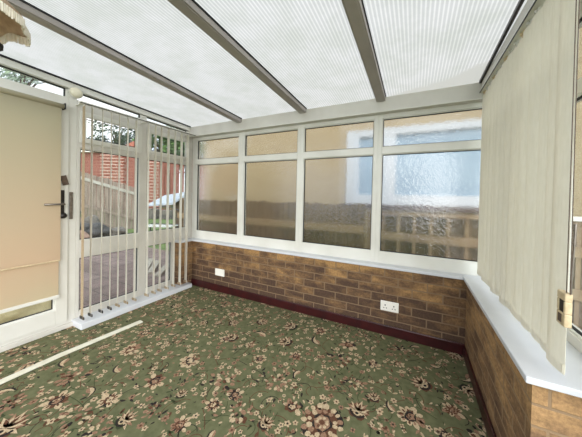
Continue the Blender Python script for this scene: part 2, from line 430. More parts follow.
for _ in range(800):                                     # vines
    x, y = rc.uniform(X0C, X1C), rc.uniform(Y0C, Y1C); a = rc.uniform(0, 6.3); c = rc.uniform(-.45, .45)
    pts = [(x, y)]
    for k in range(rc.randint(6, 12)):
        a += c; x += math.cos(a)*.016; y += math.sin(a)*.016; pts.append((x, y))
    ribbon(pts, .004, 2, rc.choice((RUST, OLIVE, BLACK, RUST)))
me = bpy.data.meshes.new('floor')
fb.to_mesh(me); fb.free()
for c in carpet: me.materials.append(c)
fl = bpy.data.objects.new('floor', me); COL.objects.link(fl)
struct(fl, 'green carpet with cream, rust and black flowers')

# ------------------------------------------------------------------ dwarf brick walls, skirting, sills
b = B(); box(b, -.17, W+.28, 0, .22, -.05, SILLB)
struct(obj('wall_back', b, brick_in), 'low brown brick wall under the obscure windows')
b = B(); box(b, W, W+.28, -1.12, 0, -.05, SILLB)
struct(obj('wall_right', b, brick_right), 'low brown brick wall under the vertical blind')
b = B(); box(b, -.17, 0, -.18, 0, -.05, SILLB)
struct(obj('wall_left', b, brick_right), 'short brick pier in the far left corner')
def skirt(name, x0, x1, y0, y1):
    b = B(); box(b, x0, x1, y0, y1, 0, .088)
    struct(obj(name, b, redsk, bevel=.006), 'dark red painted skirting board')
skirt('baseboard_back', 0, W, -.014, 0)
skirt('baseboard_right', W-.014, W, -1.12, -.014)
def slab(name, x0, x1, y0, y1, z0, z1, m, label, bev=.004):
    b = B(); box(b, x0, x1, y0, y1, z0, z1)
    return struct(obj(name, b, m, bevel=bev), label)
slab('trim_1', -.10, W-.026, -.026, .07, SILLB, SILLT, sillm, 'white window sill along the back wall')
slab('trim_2', W-.026, W+.25, -1.145, .07, SILLB, SILLT, sillm, 'white window sill along the right wall')
slab('trim_3', -.12, .026, -.20, -.026, SILLB, SILLT, sillm, 'white sill on the corner pier')
slab('trim_4', -.12, .078, -1.175, -.06, 0.0, .05, sillm, 'white step board at the foot of the left window')

# ------------------------------------------------------------------ glazing
def Pback(a0, a1, d0, d1, z0, z1): return (a0, a1, .06+d0, .06+d1, z0, z1)
XL = -.10
def Pleft(a0, a1, d0, d1, z0, z1): return (XL-d1, XL-d0, a0, a1, z0, z1)
XR = 3.27
def Pright(a0, a1, d0, d1, z0, z1): return (XR+d0, XR+d1, a0, a1, z0, z1)
def bars(P, rects, m, name, parent, d0=0, d1=.06, bev=.003):
    b = B()
    for (a0, a1, z0, z1) in rects: box(b, *P(a0, a1, d0, d1, z0, z1))
    return obj(name, b, m, parent, bevel=bev)
def ring(a0, a1, z0, z1, w):
    return [(a0, a0+w, z0, z1), (a1-w, a1, z0, z1), (a0+w, a1-w, z0, z0+w), (a0+w, a1-w, z1-w, z1)]
def pane(P, a0, a1, z0, z1, m, parent, frm=upvc, bead=True):
    if bead:
        bars(P, ring(a0-.004, a1+.004, z0-.004, z1+.004, .010), frm, 'bead', parent, .010, .03, .002)
    bars(P, ring(a0+.006, a1-.006, z0+.006, z1-.006, .005), gask, 'gasket', parent, .018, .03, 0)
    b = B(); box(b, *P(a0, a1, .030, .036, z0, z1))
    return obj('pane', b, m, parent)

def back_bay(n, a0, a1, g0, g1, label):
    w = empty('window_%d' % n, ((a0+a1)/2, .06, SILLT)); struct(w, label)
    inv = Matrix.Translation(-Vector(w.location))
    bars(Pback, [(a0, g0, SILLT, 1.975), (g1, a1, SILLT, 1.975), (g0, g1, SILLT, .714), (g0, g1, 1.936, 1.975)], upvc, 'frame', w)
    bars(Pback, [(g0, g1, 1.612, 1.676)], upvc, 'transom', w, -.004)
    pane(Pback, g0, g1, .714, 1.612, obscure, w)
    pane(Pback, g0, g1, 1.676, 1.936, obscure, w)
    for c in w.children: c.matrix_parent_inverse = inv
def fixinv(w):
    inv = Matrix.Translation(-Vector(w.location))
    for c in w.children: c.matrix_parent_inverse = inv
back_bay(1, -.10, .745, -.022, .702, 'obscure glass window at the left end of the back wall')
back_bay(2, .745, 1.548, .788, 1.512, 'second obscure glass window from the left in the back wall')
back_bay(3, 1.548, 2.345, 1.586, 2.309, 'third obscure glass window from the left, white neighbour window behind')
back_bay(4, 2.345, 3.27, 2.381, 3.18, 'obscure glass window at the right end of the back wall')

def roofz(y): return 2.115 - .046*y
# left side: two floor-length windows with top-hung fanlights, sloping lights over them
def left_bay(n, a0, a1, g0, g1, lg1, f0, f1, label, zlow0):
    w = empty('window_%d' % n, (XL-.03, (a0+a1)/2, .05)); struct(w, label)
    zt = 2.03
    rects = [(a0, g0, .05, zt), (g1, a1, (.05 if lg1 == g1 else SILLT), zt), (g0, g1, .60, .757), (g0, g1, 1.60, 1.66), (g0, g1, 1.93, zt), (g0, lg1, .05, .105)]
    if lg1 != g1: rects.append((lg1, lg1+.04, .05, .60))
    bars(Pleft, rects, upvc_old, 'frame', w)
    bars(Pleft, ring(g0-.008, g1+.008, 1.652, 1.938, .045), upvc, 'fanlight_sash', w, -.018, .02)
    b = B(); box(b, *Pleft((g0+g1)/2-.03, (g0+g1)/2+.03, -.034, -.018, 1.665, 1.68)); obj('catch', b, upvc_old, w, bevel=.002)
    pane(Pleft, f0, f1, 1.70, 1.888, clear, w, bead=False)
    pane(Pleft, g0, g1, .757, 1.60, clear, w)
    pane(Pleft, g0, lg1, .105, .60, clear, w)
    fixinv(w)
    return w
left_bay(5, -1.151, -.576, -1.125, -.613, -.613, -1.092, -.646, 'floor length window beside the door with a fanlight', .05)
left_bay(6, -.576, .06, -.538, -.012, -.22, -.500, -.055, 'floor length window in the far left corner with a fanlight', .05)
# sloping top lights
def toplight(n, a0, a1, label):
    w = empty('window_%d' % n, (XL-.03, (a0+a1)/2, 2.03)); struct(w, label)
    b = B()
    x0, x1 = XL-.036, XL-.03
    hexa(b, [(x0,a0,2.03),(x1,a0,2.03),(x1,a1,2.03),(x0,a1,2.03),(x0,a0,roofz(a0)-.064),(x1,a0,roofz(a0)-.064),(x1,a1,roofz(a1)-.064),(x0,a1,roofz(a1)-.064)])
    obj('pane', b, clear, w)
    b = B()
    x0, x1 = XL-.03, XL-.014
    za, zb = roofz(a0)-.064, roofz(a1)-.064
    hexa(b, [(x0,a0,za-.007),(x1,a0,za-.007),(x1,a1,zb-.007),(x0,a1,zb-.007),(x0,a0,za),(x1,a0,za),(x1,a1,zb),(x0,a1,zb)])
    box(b, x0, x1, a1-.006, a1, 2.03, zb-.007)
    obj('gasket', b, gask, w)
    fixinv(w)
toplight(7, -2.1, -1.225, 'sloping top light above the door')
toplight(8, -1.15, -.613, 'sloping top light over the window beside the door')
toplight(9, -.545, -.03, 'sloping top light in the far left corner')
b = B()
box(b, XL-.06, XL, -1.225, -1.15, 2.03, roofz(-1.2)-.07); box(b, XL-.06, XL, -.613, -.545, 2.03, roofz(-.58)-.07); box(b, XL-.06, XL, -.03, .06, 2.03, roofz(0)-.07)
struct(obj('trim_5', b, upvc, bevel=.003), 'short white posts between the sloping top lights')
def sloped(name, x0, x1, y0, y1, dz0, dz1, m, label, bev=.003):
    b = B()
    hexa(b, [(x0,y0,roofz(y0)+dz0),(x1,y0,roofz(y0)+dz0),(x1,y1,roofz(y1)+dz0),(x0,y1,roofz(y1)+dz0),(x0,y0,roofz(y0)+dz1),(x1,y0,roofz(y0)+dz1),(x1,y1,roofz(y1)+dz1),(x0,y1,roofz(y1)+dz1)])
    return struct(obj(name, b, m, bevel=bev), label)
sloped('trim_6', XL-.07, XL+.02, -2.6, 0, -.064, -.012, upvc, 'white sloping wall plate over the left side')
sloped('trim_7', XL-.07, XL+.034, -2.6, 0, -.011, -.002, gask, 'dark gap between wall plate and roof sheets', 0)
slab('trim_8', -.17, 3.35, .0, .17, 1.975, 2.105, upvc_old, 'pale eaves beam over the back windows')
slab('trim_9', -.17, 3.35, -.012, .0, 1.972, 1.980, upvc, 'thin lip under the eaves beam', .001)
slab('trim_10', 3.10, 3.35, -2.6, 0.0, 2.045, 2.11, upvc_old, 'beam over the blind on the right side')

# door
dr = empty('door_1', (XL-.03, -1.68, 0)); struct(dr, 'white glazed door with a peach roller blind')
bars(Pleft, [(-1.205, -1.151, .0, 2.03), (-2.20, -2.14, 0, 2.03), (-2.14, -1.205, 1.955, 2.03), (-2.14, -1.205, .0, .055)], upvc, 'frame', dr)
bars(Pleft, [(-1.285, -1.208, .06, 1.95), (-2.137, -2.06, .06, 1.95), (-2.06, -1.285,   .06, .185), (-2.06, -1.285, 1.86, 1.95)], upvc, 'sash', dr, -.016, .04)
pane(Pleft, -2.06, -1.285, .185, 1.86, clear, dr)
b = B(); box(b, XL+.0, XL+.03, -2.2, -1.151, 0, .035); obj('threshold', b, upvc_old, dr, bevel=.004)
# handle: back plate, lever, key fob
b = B(); box(b, XL+.016, XL+.026, -1.262, -1.236, .97, 1.215); hp = obj('handle_plate', b, darkm, dr, bevel=.004)
b = B(); tube(b, [(XL+.026,-1.249,1.095),(XL+.06,-1.249,1.095),(XL+.066,-1.262,1.095),(XL+.066,-1.37,1.093)], .008, 8); obj('lever', b, chrome, dr, smooth=True)
b = B(); lathe(b, (XL+.022, -1.247, .995), [(.004,0),(.022,.003),(.025,.012),(.02,.03),(.006,.034)], 14, 'X'); obj('lock_cylinder', b, darkm, dr, smooth=True)
b = B(); box(b, XL+.0, XL+.012, -1.198, -1.176, .96, 1.20)
for k in range(5): box(b, XL+.012, XL+.016, -1.195, -1.179, .98+k*.042, 1.0+k*.042)
obj('lock_keep', b, chrome, dr, bevel=.001)
b = B(); obox(b, (XL+.021, -1.236, 1.30), (.003,0,0), (0,.02,.006), (0,-.010,.04)); obj('tape_patch', b, brownm, dr)
fixinv(dr)
# roller blind on the door
rb = empty('roller_blind', (XL+.05, -1.66, 1.92))
b = B(); box(b, XL+.046, XL+.048, -2.12, -1.268, .62, 1.92); obj('fabric', b, rollerm, rb)
b = B(); box(b, XL+.038, XL+.040, -2.12, -1.275, .31, .64); obj('lower_fabric', b, rollerm, rb)
b = B(); tube(b, [(XL+.05,-2.13,1.925),(XL+.05,-1.255,1.925)], .019, 14); obj('roller', b, rollerm, rb, smooth=True)
b = B(); box(b, XL+.034, XL+.046, -2.12, -1.27, .295, .322); obj('bottom_bar', b, upvc, rb, bevel=.003)
b = B(); box(b, XL+.044, XL+.052, -2.12, -1.268, .612, .622); obj('hem', b, beigeb, rb, bevel=.001)
b = B(); box(b, XL+.018, XL+.075, -1.254, -1.249, 1.90, 1.95); obj('bracket', b, gask, rb)
fixinv(rb)
tag(rb, 'peach and cream roller blind pulled down over the glazed door', 'blind')

# crumpled cream cloth seen through the foot of the door glass
b = B()
n = 26
rows = []
for i in range(n+1):
    y = -2.1 + (2.1-1.22)*i/n
    row = []
    for j in range(9):
        z = -.05 + .042*j
        x = -.26 - .03*math.sin(i*.9+j*.8) - .02*math.sin(i*.37-j*1.3) + .012*j*(-1)
        row.append(b.verts.new((x, y, z + .05*math.sin(i*.22+1)*(j/8))))
    rows.append(row)
for i in range(n):
    for j in range(8): b.faces.new([rows[i][j], rows[i+1][j], rows[i+1][j+1], rows[i][j+1]])
for r in rows: pass
cl = obj('dust_sheet', b, mat('cream_cloth', (250,240,206), (226,212,172), 12, .9, translucent=.2), smooth=True)
so = cl.modifiers.new('thick', 'SOLIDIFY'); so.thickness = .004
tag(cl, 'crumpled cream cloth on the patio behind the foot of the door', 'cloth')

# round white dome on the left head rail
dm = empty('dome_sensor', (XL, -1.165, 2.085))
b = B(); lathe(b, (XL, -1.165, 2.085), [(.045,0),(.05,.006),(.05,.018)], 24, 'X'); obj('base', b, upvc, dm, smooth=False)
b = B(); lathe(b, (XL+.018, -1.165, 2.085), [(.044,0),(.042,.014),(.034,.028),(.018,.036),(.004,.038)], 24, 'X'); obj('dome', b, mat('cream_dome', (236,230,208), None, 5, .35), dm, smooth=True)
fixinv(dm)
tag(dm, 'small round cream dome fixed to the post above the door corner', 'sensor')

# right side windows behind the blind
def right_bay(n, a0, a1, label):
    w = empty('window_%d' % n, (XR+.03, (a0+a1)/2, SILLT)); struct(w, label)
    bars(Pright, ring(a0, a1, SILLT, 2.045, .045) + [(a0+.045, a1-.045, 1.66, 1.72)], upvc_old, 'frame', w)
    pane(Pright, a0+.045, a1-.045, .66, 1.66, clear, w)
    pane(Pright, a0+.045, a1-.045, 1.72, 2.0, clear, w)
    fixinv(w)
right_bay(10, -.62, .06, 'window behind the vertical blind by the far corner')
right_bay(11, -1.30, -.62, 'window behind the near end of the vertical blind')

# ------------------------------------------------------------------ roof
ce = empty('ceiling', (1.5, -1.2, 2.17)); struct(ce, 'fluted translucent roof sheets between grey rafters')
edges = [-.165, .76, 1.60, 2.375, 3.12]
def slopebox(b, x0, x1, y0, y1, dz0, dz1):
    hexa(b, [(x0,y0,roofz(y0)+dz0),(x1,y0,roofz(y0)+dz0),(x1,y1,roofz(y1)+dz0),(x0,y1,roofz(y1)+dz0),(x0,y0,roofz(y0)+dz1),(x1,y0,roofz(y0)+dz1),(x1,y1,roofz(y1)+dz1),(x0,y1,roofz(y1)+dz1)])
for a0, a1 in zip(edges, edges[1:]):
    b = B()
    vs = [b.verts.new(p) for p in ((a0, -2.6, roofz(-2.6)), (a1, -2.6, roofz(-2.6)), (a1, .17, roofz(.17)+.0), (a0, .17, roofz(.17)))]
    b.faces.new(vs)
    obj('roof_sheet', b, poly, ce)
for x in (.76, 1.60, 2.372):
    b = B(); slopebox(b, x-.04, x+.037, -2.6, 0, -.045, -.001); slopebox(b, x-.030, x+.027, -2.6, 0, -.049, -.045); obj('rafter', b, rafterm, ce, bevel=.003)
    b = B(); slopebox(b, x+.037, x+.042, -2.6, 0, -.012, -.001); obj('rafter_seal', b, gask, ce)
b = B(); slopebox(b, 3.085, 3.10, -2.6, 0, -.02, -.001); obj('edge_seal', b, darkm, ce)
fixinv(ce)

# ------------------------------------------------------------------ sockets on the back wall
def socket(name, x, z, w, label, holes):
    s = empty(name, (x, 0, z))
    b = B(); box(b, x-w/2, x+w/2, -.010, 0, z-.043, z+.043); obj('face_plate', b, plate, s, bevel=.004)
    if holes:
        for c in (-.036, .036):
            b = B()
            box(b, x+c-.004, x+c+.004, -.0112, -.009, z+.002, z+.014)
            for q in (-.011, .011): box(b, x+c+q-.0045, x+c+q+.0045, -.0112, -.009, z-.019, z-.013)
            obj('socket_holes', b, gask, s)
            b = B(); box(b, x+(.011 if c > 0 else -.011)-.005, x+(.011 if c > 0 else -.011)+.005, -.014, -.009, z+.012, z+.030); obj('switch', b, plate, s, bevel=.002)
    for q in (-1, 1):
        b = B(); lathe(b, (0,0,0), [(.003,0),(.0035,.001)], 8)
        for v in b.verts: v.co = Vector((x+q*(w/2-.012), -.0105-v.co.z, z+v.co.y))
        obj('screw', b, chrome, s)
    fixinv(s)
    return s
tag(socket('blank_socket_plate', .500, .243, .150, '', False), 'plain white plate low on the brick wall near the left corner', 'socket')
tag(socket('double_socket', 2.490, .258, .150, '', True), 'white double power socket on the brick wall near the right corner', 'socket')

# ------------------------------------------------------------------ strip lying on the carpet
p0, p1 = on(141.5, 321, 2, .008), on(60, 355, 2, .008)
p2 = on(0, 382, 2, .008); p3 = p2 + (p2-p1)*1.1
b = B()
pts = [Vector((p.x, p.y, 0)) for p in (p0, p1, p2, p3)]
ws = .027
vs = []
for i, p in enumerate(pts):
    d = (pts[min(i+1, 3)]-pts[max(i-1, 0)]).normalized(); s = Vector((-d.y, d.x, 0))*ws
    vs.append([b.verts.new((q.x, q.y, z)) for q, z in ((p-s, .004), (p+s, .004), (p+s, .009), (p, .012), (p-s, .009))])
for a, c in zip(vs, vs[1:]):
    for k in range(5): b.faces.new([a[k], a[(k+1) % 5], c[(k+1) % 5], c[k]])
b.faces.new(vs[0][::-1]); b.faces.new(vs[-1])
tag(obj('plastic_strip', b, stripm), 'long off-white plastic strip lying loose on the flowered carpet', 'strip')

# ------------------------------------------------------------------ vertical blinds
def slat_mesh(b, c, L, ang, w=.089, curve=.006, top=2.0, bot=.65, tilt=0):
    """a slightly bowed fabric slat hanging between top and bot; ang = direction of its width"""
    u = Vector((math.cos(ang), math.sin(ang), 0)); nrm = Vector((-u.y, u.x, 0))
    cols = []
    for k in range(7):
        t = k/6-.5
        p = Vector((c[0], c[1], 0)) + u*(w*t) + nrm*(curve*(1-4*t*t))
        col = []
        for zz in (bot, (bot+top)/2, top):
            s = tilt*(zz-top)
            col.append((p.x+s*u.x, p.y+s*u.y, zz))
        cols.append(col)
    th = nrm*.0006
    f = [[b.verts.new(Vector(q)+th) for q in col] for col in cols]; g = [[b.verts.new(Vector(q)-th) for q in col] for col in cols]
    for k in range(6):
        for j in range(2):
            b.faces.new([f[k][j], f[k+1][j], f[k+1][j+1], f[k][j+1]]); b.faces.new([g[k][j], g[k][j+1], g[k+1][j+1], g[k+1][j]])
        b.faces.new([f[k][0], g[k][0], g[k+1][0], f[k+1][0]]); b.faces.new([f[k][2], f[k+1][2], g[k+1][2], g[k][2]])
    b.faces.new([f[0][0], f[0][1], f[0][2], g[0][2], g[0][1], g[0][0]]); b.faces.new([f[6][0], g[6][0], g[6][1], g[6][2], f[6][2], f[6][1]])
rr = random.Random(5)
TX = 3.115
vb = empty('vertical_blind', (TX, -.57, 2.045))
b = B(); box(b, TX-.022, TX+.022, -1.5, -.005, 2.018, 2.043); obj('headrail', b, upvc, vb, bevel=.003)
b = B(); box(b, TX-.026, TX-.022, -1.5, -.005, 2.020, 2.026); obj('rail_groove', b, darkm, vb)
ys = [-.045-.0745*i for i in range(15)]
for i, y in enumerate(ys):
    a = PI/2 + (.12 + rr.uniform(-.06, .07)); xx = TX + rr.uniform(-.003, .003)
    bot = .665 - rr.uniform(0, .02)
    if i in (12, 13): a = PI/2 + .08
    if i == 14: a = PI/2 + .12; y -= .008
    if i >= 12: y -= .022
    if i == 14: y += .018
    b = B(); slat_mesh(b, (xx, y), 1, a, top=1.995, bot=bot, tilt=rr.uniform(-.004, .004)); obj('slat', b, blindm, vb, smooth=False)
    b = B(); box(b, TX-.004, TX+.004, y-.012, y+.012, 1.985, 2.018); box(b, TX-.012, TX-.004, y-.004, y+.004, 1.998, 2.012); obj('carrier', b, upvc_old if i % 3 else beigeb, vb)
    b = B(); u = Vector((math.cos(a), math.sin(a), 0))
    obox(b, (xx, y, bot+.018), u*.036, Vector((-u.y, u.x, 0))*.0035, (0,0,.014)); obj('slat_weight', b, blindm, vb)
b = B(); tube(b, [(TX+.0, y-.03, .672) if k % 2 == 0 else (TX, y-.005, .655) for k, y in enumerate(ys[:-1])], .001, 5); obj('bottom_chain', b, upvc, vb)
fixinv(vb)
tag(vb, 'cream vertical blind drawn closed along the right hand windows', 'blind')
# cord weight
cw = empty('cord_weight', (3.083, -1.20, .83))
b = B(); cx, cy = 3.088, -1.192
hw = .022
box(b, cx-.009, cx+.009, cy-hw, cy+hw, .828, .868); box(b, cx-.009, cx+.009, cy-hw, cy-.013, .868, .905); box(b, cx-.009, cx+.009, cy+.013, cy+hw, .868, .905); box(b, cx-.009, cx+.009, cy-hw, cy+hw, .905, .930)
obj('case', b, beigeb, cw, bevel=.003)
b = B(); box(b, cx-.011, cx-.004, cy-.008, cy+.008, .838, .862); obj('label_patch', b, brownm, cw)
b = B(); box(b, cx-.006, cx+.006, cy-.013, cy+.013, .868, .905); obj('pulley', b, darkm, cw)
for q, (qa, qb, qc) in enumerate((((566.5,292),(571.5,150),(577,-20)), ((570.5,292),(574.5,150),(580,-20)))):
    pa, pb, pc = (on(*v, 0, cx) for v in (qa, qb, qc))
    pa.z = .93
    b = B(); tube(b, [pa, pb, pc], .0014, 6); obj('cord', b, brownm, cw)
b = B(); tube(b, [(cx+.004, cy-.02, .93), (cx+.008, cy-.022, 1.14)], .003, 6); obj('cord_tube', b, chrome, cw)
fixinv(cw)
tag(cw, 'cream plastic cord weight hanging at the near end of the right blind', 'cord weight')

LX = .045
lb = empty('vertical_blind', (LX, -.6, 1.98))
b = B(); box(b, LX-.02, LX+.02, -1.19, -.03, 1.968, 1.984); obj('headrail', b, upvc, lb, bevel=.002)
b = B(); box(b, LX+.02, LX+.023, -1.19, -.03, 1.966, 1.972); obj('rail_groove', b, darkm, lb)
for y in (-1.15, -.6, -.06):
    b = B(); box(b, XL, LX-.02, y-.012, y+.012, 1.976, 1.983); obj('bracket', b, upvc, lb)
ly = [(-1.158, 1), (-1.10, 0), (-1.022, 0), (-.953, 0), (-.886, 0), (-.812, 0), (-.735, 0), (-.612, 0), (-.536, 0), (-.468, 0), (-.384, 0), (-.30, 0), (-.215, 0), (-.13, 0)]
for i, (y, dk) in enumerate(ly):
    a = rr.uniform(-.03, .03) - .34
    if i == 1: a += .12
    if i == 0: a += .14
    b = B(); slat_mesh(b, (LX, y), 1, a, top=1.955, bot=.085, curve=.004, tilt=rr.uniform(-.002, .002)); obj('slat', b, blindd if dk else blindw, lb)
    b = B(); box(b, LX-.01, LX+.01, y-.003, y+.003, 1.95, 1.968); obj('carrier', b, upvc_old, lb)
    b = B(); obox(b, (LX, y, .095), (.036,0,0), (0,.003,0), (0,0,.012)); obj('slat_weight', b, darkm if i < 4 else blindd, lb)
fixinv(lb)
tag(lb, 'cream vertical blind turned open in front of the left floor length windows', 'blind')

# ------------------------------------------------------------------ ceiling lamp shade (top left)
lc = at(-64, -4, .80)
lm = empty('pendant_lamp', lc)
shadem = mat('fringed_shade_cloth', (228,210,186), (206,182,156), 30, .8, bump=.3, translucent=.5)
b = B()
n = 64; prof = [(.045, .17), (.07, .15), (.115, .10), (.165, .05), (.20, .012), (.205, .0)]
rings = []
for j, (r, h) in enumerate(prof):
    rings.append([b.verts.new(lc + Vector((r*(1+.05*math.cos(8*2*PI*k/n)*(j/5))*math.cos(2*PI*k/n), r*(1+.05*math.cos(8*2*PI*k/n)*(j/5))*math.sin(2*PI*k/n), h - .006*min(1,j/4)*math.cos(8*2*PI*k/n)))) for k in range(n)])
for a, c in zip(rings, rings[1:]):
    for k in range(n): b.faces.new([a[k], a[(k+1) % n], c[(k+1) % n], c[k]])
sh = obj('lamp_shade', b, shadem, lm, smooth=True)
so = sh.modifiers.new('thick', 'SOLIDIFY'); so.thickness = .002
b = B()
for k in range(220):
    a = 2*PI*k/220; r = .204*(1+.05*math.cos(8*a)); L = rr.uniform(.028, .036)
    p = lc + Vector((r*math.cos(a), r*math.sin(a), -.008*math.cos(8*a)))
    tube(b, [p, p+Vector((rr.uniform(-.002,.002), rr.uniform(-.002,.002), -L))], .0034, 4)
obj('fringe', b, mat('cream_fringe', (246,240,224), (232,224,204), 40, .8), lm)
b = B(); lathe(b, lc, [(.014,.16),(.016,-.05),(.03,-.06),(.13,-.098),(.145,-.104),(.12,-.112),(.01,-.116)], 16); obj('lamp_holder', b, gask, lm, smooth=True)
b = B(); tube(b, [lc+Vector((0,0,.16)), Vector((lc.x, lc.y, roofz(lc.y)-.002))], .004, 6); obj('flex', b, upvc, lm)
b = B(); lathe(b, Vector((lc.x, lc.y, roofz(lc.y)-.022)), [(.03,0),(.042,.008),(.045,.02)], 20); obj('ceiling_rose', b, upvc, lm, smooth=True)
fixinv(lm)
tag(lm, 'fringed beige cloth lamp shade hanging from the roof at top left', 'lamp')

# ------------------------------------------------------------------ outside: ground and patio
paving = brick('pinkish_paving', (176,150,146), (146,120,118), (120,104,98), bw=.3, rh=.2, ms=.006, tanlo=.4, tanhi=.65, rough=.9)
def paver():
    mt, nt, out = new_mat('patio_paving'); L = nt.links.new
    tc = nd(nt, 'ShaderNodeTexCoord')
    bt = nd(nt, 'ShaderNodeTexBrick', i_Scale=1.0); bt.inputs['Brick Width'].default_value = .42; bt.inputs['Row Height'].default_value = .32
    bt.inputs['Mortar Size'].default_value = .008; bt.inputs['Color1'].default_value = lin((136,120,117)); bt.inputs['Color2'].default_value = lin((120,102,99)); bt.inputs['Mortar'].default_value = lin((83,74,69))
    L(tc.outputs['Object'], bt.inputs['Vector'])
    nz = nd(nt, 'ShaderNodeTexNoise', i_Scale=6, i_Detail=6); L(tc.outputs['Object'], nz.inputs['Vector'])
    r = ramp(nt, nz.outputs['Fac'], [(.35, (.7,.68,.66,1)), (.65, (1.1,1.08,1.08,1))])
    mm = nd(nt, 'ShaderNodeMix', data_type='RGBA', blend_type='MULTIPLY'); mm.inputs[0].default_value = 1; L(bt.outputs['Color'], mm.inputs[6]); L(r, mm.inputs[7])
    b = nd(nt, 'ShaderNodeBsdfPrincipled', i_Roughness=.8); L(mm.outputs[2], b.inputs['Base Color']); L(b.outputs[0], out.inputs['Surface'])
    return mt
grass = mat('lawn_grass', (106,126,70), (77,101,48), 8, .95, bump=.6, bscale=60)
b = B(); box(b, -30, 14, -12, 24, -.3, -.08)
struct(obj('ground', b, grass), 'green lawn beyond the patio')
b = B(); box(b, -3.5, -.165, -4, 1.2, -.09, -.05)
struct(obj('patio', b, paver()), 'pinkish paved patio outside the left windows')
b = B(); box(b, -.165, 8, .22, 2.0, -.09, -.05); box(b, 3.33, 8, -4, .22, -.09, -.05)
struct(obj('side_path', b, mat('concrete_path', (120,112,101), (102,94,83), 3, .9)), 'concrete side path between the room and the neighbour')

# neighbour house behind the back windows, its white window and the close board fence
nh = empty('neighbouring_house', (2, 1.9, -.05))
YN = 1.9
nwa = on(347, 160, 1, YN).x 
wx0, wx1 = nwa, 4.05
wz0, wz1 = on(400, 205, 1, YN).z, on(400, 127, 1, YN).z
b = B()
xh = on(204, 180, 1, YN).x
box(b, xh, wx0, YN, YN+.3, -.08, 5); box(b, wx0, wx1, YN, YN+.3, -.08, wz0); box(b, wx0, wx1, YN, YN+.3, wz1, 5); box(b, wx1, 8, YN, YN+.3, -.08, 5)
obj('house_wall', b, brick_pale, nh)
frm = B()
fwd = on(359, 160, 1, YN).x-nwa
mx0, mx1 = on(382, 160, 1, YN).x, on(396, 160, 1, YN).x
for (x0, x1, z0, z1) in ((wx0, wx0+fwd, wz0, wz1), (wx0+fwd, wx1, wz0, wz0+.16), (wx0+fwd, wx1, wz1-.12, wz1), (mx0, mx1, wz0+.16, wz1-.12), (3.93, 4.05, wz0+.16, wz1-.12)):
    box(frm, x0, x1, YN-.03, YN+.08, z0, z1)
obj('window_frame', frm, mat('bright_upvc', (176,180,186), None, 4, .3), nh, bevel=.006)
b = B(); box(b, wx0+fwd, wx1, YN+.04, YN+.05, wz0+.16, wz1-.12)
obj('window_pane', b, mat('pale_blue_grey_pane', (118,140,158), (134,154,170), 1.5, .35, spec=.3), nh)
b = B(); box(b, wx0-.06, wx1+.06, YN-.09, YN+.02, wz0-.07, wz0-.004)
obj('window_ledge', b, mat('dark_ledge', (96,80,76), (78,66,62), 20, .8), nh, bevel=.005)
fixinv(nh)
tag(nh, 'pale buff brick house with a white framed window behind the obscure glass', 'house')

fwood = mat('weathered_fence_wood', (125,104,78), (98,81,59), 6, .9, bump=.3, stretch=(6,6,.6))
fwood2 = mat('pale_fence_rail', (158,136,104), (142,119,88), 8, .9, stretch=(.6,6,6))
bf = empty('board_fence', (.2, .85, -.05))
YF = .80
ztop = on(240, 201, 1, YF).z
b = B(); xf = on(179, 220, 1, YF).x; x = xf
fr = random.Random(3)
while x < 2.1:
    w = fr.uniform(.092, .104); box(b, x, x+w-.010, YF, YF+.02, -.05, ztop + fr.uniform(-.012, .012)); x += w
obj('boards', b, fwood, bf, bevel=.003)
for z in (ztop-.36, .12):
    b = B(); box(b, xf, 2.1, YF-.04, YF, z, z+.10); obj('rail', b, fwood2, bf, bevel=.004)
for x in (xf+.02, .45, 2.0):
    b = B(); box(b, x, x+.09, YF+.02, YF+.11, -.05, ztop+.02); obj('post', b, fwood, bf, bevel=.004)
fixinv(bf)
tag(bf, 'weathered close board fence with a pale rail behind the obscure windows', 'fence')
tf = empty('lattice_fence', (3, .85, -.05))
gw = mat('grey_brown_lattice', (149,129,101), (129,107,85), 8, .9)
zt2 = on(420, 214, 1, YF+.02).z
b = B(); box(b, 2.14, 4.6, YF+.05, YF+.07, -.05, zt2-.02); obj('back_panel', b, mat('dark_fence_panel', (104,86,64), (84,72,54), 5, .9), tf)
for k in range(15):
    b = B(); box(b, 2.14+k*.17, 2.14+k*.17+.035, YF+.012, YF+.05, -.05, zt2); obj('upright', b, gw, tf, bevel=.003)
for z in (zt2-.03, zt2-.33, zt2-.72):
    b = B(); box(b, 2.14, 4.6, YF-.01, YF+.012, z, z+(.10 if z < zt2-.1 else .04)); obj('rail', b, gw, tf, bevel=.003)
b = B(); box(b, 3.7, 4.6, YF-.03, YF+.09, zt2, zt2+.04); obj('cap_rail', b, upvc, tf, bevel=.003)
fixinv(tf)
tag(tf, 'grey brown squared lattice fence under the neighbour window', 'fence')

